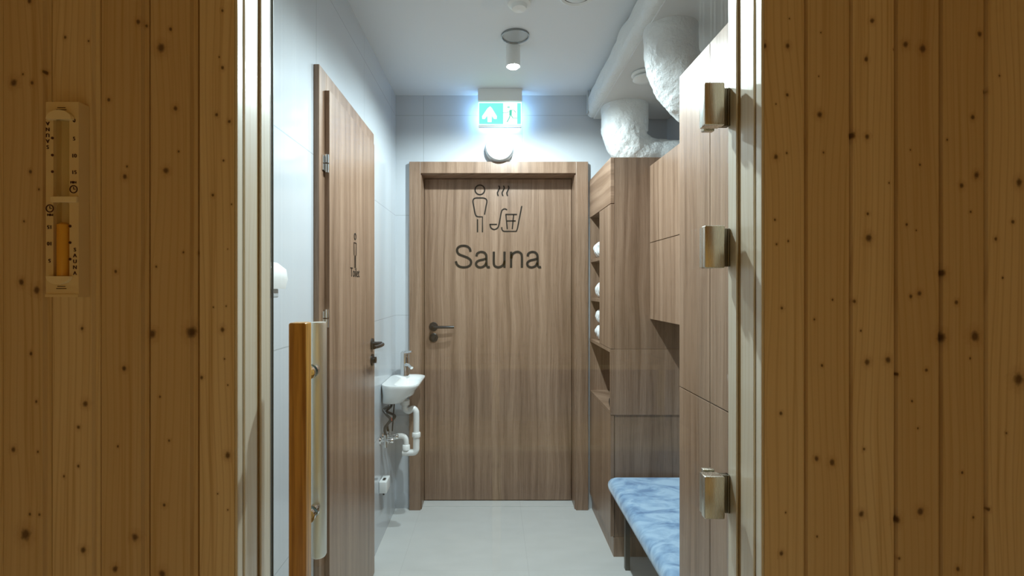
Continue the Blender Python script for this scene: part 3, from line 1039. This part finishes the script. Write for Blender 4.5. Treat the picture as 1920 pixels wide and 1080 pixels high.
t = thing('basin_trap', (-.46, 2.62, .42), 'white plastic waste pipe with trap under the hand basin', 'pipe')
TYc = 2.61
b = MB()
b.lathe((-.475, TYc, .690), [(.026, .0235), (.026, 0), (.017, -.003)], 'Z', 20)
b.tube(smooth_path([(-.475, TYc, .69), (-.474, TYc, .668), (-.455, TYc, .655), (-.432, TYc, .668), (-.416, TYc, .655), (-.413, TYc, .63), (-.413, TYc, .56), (-.413, TYc, .47)], 6), .0165, 14)
b.build('inlet_pipe', M['plastic'], t, smooth=60)
b = MB()
b.tube(smooth_path([(-.413, TYc, .53), (-.413, TYc, .47), (-.414, TYc, .445), (-.425, TYc, .432), (-.450, TYc, .430), (-.487, TYc, .430)], 6), [.0175] * 31, 14)
b.lathe((-.413, TYc, .515), [(.022, 0), (.023, .004), (.023, .022), (.019, .026)], 'Z', 20)
b.lathe((-.468, TYc, .446), [(.021, 0), (.021, .024), (.016, .028)], 'Z', 20)
b.build('trap_bend', M['plastic'], t, smooth=60)
b = MB()
b.tube(smooth_path([(-.468, TYc, .45), (-.468, TYc, .49), (-.476, TYc, .512), (-.50, TYc, .520), (-.54, TYc, .512), (WL + .001, TYc, .508)], 6), .0145, 14)
b.build('outlet_pipe', M['plastic'], t, smooth=60)

t = thing('water_connection', (-.57, 2.56, .46), 'tangled braided supply hoses and chrome stop valves under the hand basin', 'pipe')
for k, (yy, dx) in enumerate(((2.485, 0), (2.55, .012))):
    b = MB()
    b.cyl((WL + .0005, yy, .535), (-.53 + dx, yy, .535), .008)
    b.cyl((-.553, yy, .50), (-.553, yy, .565), .0095)
    b.lathe((-.528 + dx, yy, .535), [(.012, 0), (.013, .014), (.009, .018)], 'X', 14)
    b.lathe((WL + .0005, yy, .535), [(.020, 0), (.016, .006)], 'X', 18)
    b.build('stop_valve', M['chrome'], t, smooth=50)
    b = MB()
    b.tube(smooth_path([(-.553, yy, .565), (-.556, yy, .60), (-.53 + dx, yy + .01, .64), (-.545 - dx, yy - .012, .672), (-.562 + 2 * dx, yy, .695), (-.535, yy + .01, .7125)], 7), .0066, 8)
    b.build('hose', M['hose'], t, smooth=60)
b = MB()
b.cyl((-.530, 2.51, .63), (-.535, 2.512, .645), .008)
b.build('marker_ring', M['red'], t)
b = MB()
b.tube([(-.517, 2.53, .712), (-.527, 2.53, .57)], .0035, 8)
b.build('pull_rod', M['black'], t)

b = MB()
b.box(WL + .0005, -.541, 2.455, 2.545, .272, .332, .004, 3)
o = b.build('wall_socket', M['plastic'], smooth=40)
tag(o, 'small white box fixed low on the left wall below the hand basin', 'socket')
b = MB()
b.cyl((-.563, 2.49, .272), (-.563, 2.49, .252), .005)
b.build('valve_pin', M['darkmetal'], o)
MB().box(-.566, -.552, 2.475, 2.50, .332, .337, .001).build('knob', M['darkmetal'], o)

# dispenser at the left wall just beyond the jamb
t = thing('soap_dispenser', (-.56, 1.21, 1.30), 'small white wall dispenser with a grey nozzle half hidden by the left jamb', 'dispenser')
b = MB()
b.loft([rrect(WL + .0005, -.538, 1.15, 1.265, .02, 1.325, 6), rrect(WL + .0005, -.533, 1.145, 1.27, .022, 1.35, 6), rrect(WL + .0005, -.535, 1.15, 1.265, .022, 1.375, 6), rrect(WL + .0005, -.552, 1.17, 1.245, .014, 1.392, 6)])
b.build('dispenser_body', M['plastic'], t, smooth=50)
b = MB()
b.box(-.568, -.545, 1.18, 1.225, 1.303, 1.325, .003)
b.build('nozzle', M['plastic_grey'], t)

# ------------------------------------------------------------------ sand timer on the sauna wall
tf = .779            # front face depth
t = thing('sand_timer', (-.70, PF, 1.31), 'pale wooden sauna sand timer with orange sand on the board wall', 'timer')
def tx(px): return (px - VX) * tf / F
def tz(py): return EYE + (VY - py) * tf / F
xl, xr, xg0, xg1 = tx(86), tx(147.5), tx(100), tx(130)
z0, z1 = tz(557), tz(191)
b = MB()
b.box(xl, xg0, tf, PF - .0005, z0, z1)
b.box(xg1, xr, tf, PF - .0005, z0, z1)
b.box(xg0, xg1, tf + .015, PF - .0005, z0, z1)
b.box(xg0, xg1, tf, tf + .015, z0, tz(528))
b.box(xg0, xg1, tf, tf + .015, tz(222), z1)
b.box(xl, xr, tf - .0015, tf, z0, z0 + .0045)
b.build('timer_board', M['timerface'], t)
b = MB()             # end cups, half round
def cup(cx, zc, r, up):
    n = 20
    f = lambda d: [(cx + r * math.cos(PI * k / n), tf - .0005 - d, zc + (1 if up else -1) * .72 * r * math.sin(PI * k / n)) for k in range(n + 1)]
    b.loft([f(0), f(.007)])
cup(tx(117), tz(226), .0205, True)
b.build('end_cup', M['timberlight'], t)
b = MB()
cup(tx(115), tz(518), .0185, False)
b.build('end_cup', M['timberlight'], t)
b = MB()
b.box(tx(99), xr + .0002, tf - .005, tf - .0002, tz(380), tz(369), .001)
b.build('tube_clamp', M['timberlight'], t)
b = MB()
xc = (xg0 + xg1) / 2
yc = tf + .0045
rt = .0098
zt_, zm, zb_ = tz(226), tz(374), tz(518)
b.lathe((xc, yc, 0), [(rt, zb_), (rt, zm - .011), (rt * .7, zm - .006), (.0015, zm), (rt * .7, zm + .006), (rt, zm + .011), (rt, zt_)], 'Z', 24)
b.build('glass_tube', M['tubeglass'], t, smooth=50)
b = MB()
b.lathe((xc, yc, 0), [(rt - .0008, zb_ + .0005), (rt - .0008, tz(421)), (.003, tz(417))], 'Z', 24)
b.build('sand', M['sand'], t, smooth=50)
b = MB()
th = .0003
def put(txt, px, py, s, rot=False, up=0):
    sg = -1 if rot else 1
    x_, z_ = tx(px), tz(py)
    add_text(b, txt, s, lambda u, v, d: (x_ + sg * u, tf - .0005 - d, z_ + sg * (v - s * .35)))
for txt, y_ in (('0', 226), ('5', 260), ('10', 292), ('15', 323)):
    put(txt, 139.5, y_, .0085)
    put(txt, 93.5, 749 - y_, .0085, True)
put('MIN', 138, 342, .0055); put('MIN', 94.5, 403, .0055, True)
for cx_, cy_ in ((138.5, 355), (94, 391)):
    x_, z_ = tx(cx_), tz(cy_)
    b.ribbon([(x_ + .0058 * math.cos(a * PI / 12), z_ + .0058 * math.sin(a * PI / 12)) for a in range(25)], .0016, lambda u, v, d: (u, tf - .0004 - d, v), .0006)
    b.ribbon([(x_, z_ + .004), (x_, z_), (x_ + .003, z_)], .0012, lambda u, v, d: (u, tf - .0004 - d, v), .0006)
for k, ch in enumerate('SAUNA'):
    put(ch, 141, 468 + k * 11, .0085)
    put(ch, 90, 276 - k * 11, .0085, True)
for px_, py_ in ((99, 259), (99, 291), (99, 322), (132, 424), (132, 455), (132, 486)):
    b.lathe((tx(px_), tf - .0004, tz(py_)), [(.0022, 0), (.0022, -.0007)], 'Y', 10)
for zz in (206, 541):
    b.box(tx(106), tx(125), tf - .0007, tf - .0003, tz(zz) - .0005, tz(zz) + .0005)
    b.box(tx(108), tx(123), tf - .0007, tf - .0003, tz(zz - 4) - .0005, tz(zz - 4) + .0005)
b.build('printed_scale', M['print'], t)

# ------------------------------------------------------------------ sauna behind the viewer (seen mirrored in the glass)
def slat_bench(name, y0, y1, z, label):
    r = thing(name, (0, (y0 + y1) / 2, 0), label, 'bench')
    n = int((y1 - y0) / .1)
    st = (y1 - y0) / n
    for k in range(n):
        MB().box(SX0 + .01, SX1 - .01, y0 + k * st + .006, y0 + (k + 1) * st - .006, z - .028, z, .003).build('slat', M['pine'], r)
    for x in (SX0 + .06, 0, SX1 - .10):
        b = MB()
        b.box(x, x + .04, y0 + .02, y1 - .01, z - .09, z - .028)
        b.box(x, x + .04, y1 - .06, y1 - .02, 0, z - .09)
        b.build('support_frame', M['pine'], r)
slat_bench('sauna_bench', SY0 + .005, -.80, .90, 'upper slatted sauna bench behind the viewer')
slat_bench('sauna_bench', -.78, -.36, .60, 'lower slatted sauna bench behind the viewer')
t = thing('added_sauna_lamp', (0, .62, SZ - .10), 'small unseen spot added on the sauna ceiling above the glass door, aimed at the benches', 'lamp')
MB().lathe((0, .62, SZ), [(.04, -.0), (.04, -.012), (.012, -.014), (.012, -.04)], 'Z', 24).build('added_lamp_base', M['darkmetal'], t, smooth=40)
b = MB()
b.tube([(0, .66, SZ - .045), (0, .60, SZ - .085)], [.026, .03], 24)
b.build('added_lamp_head', M['darkmetal'], t, smooth=40)
L = bpy.data.lights.new('added_sauna_light', 'SPOT')  # added out of view so that warm light bounces onto the board wall
L.energy = SAUNA_W
L.color = SAUNA_COL
L.shadow_soft_size = .025
L.spot_size = math.radians(90)
L.spot_blend = 0.7
lo = bpy.data.objects.new('added_sauna_light', L)
C.collection.objects.link(lo)
lo.parent = t
lo.location = (0, -.035, .005)
lo.rotation_euler = (math.radians(-44), 0, 0)
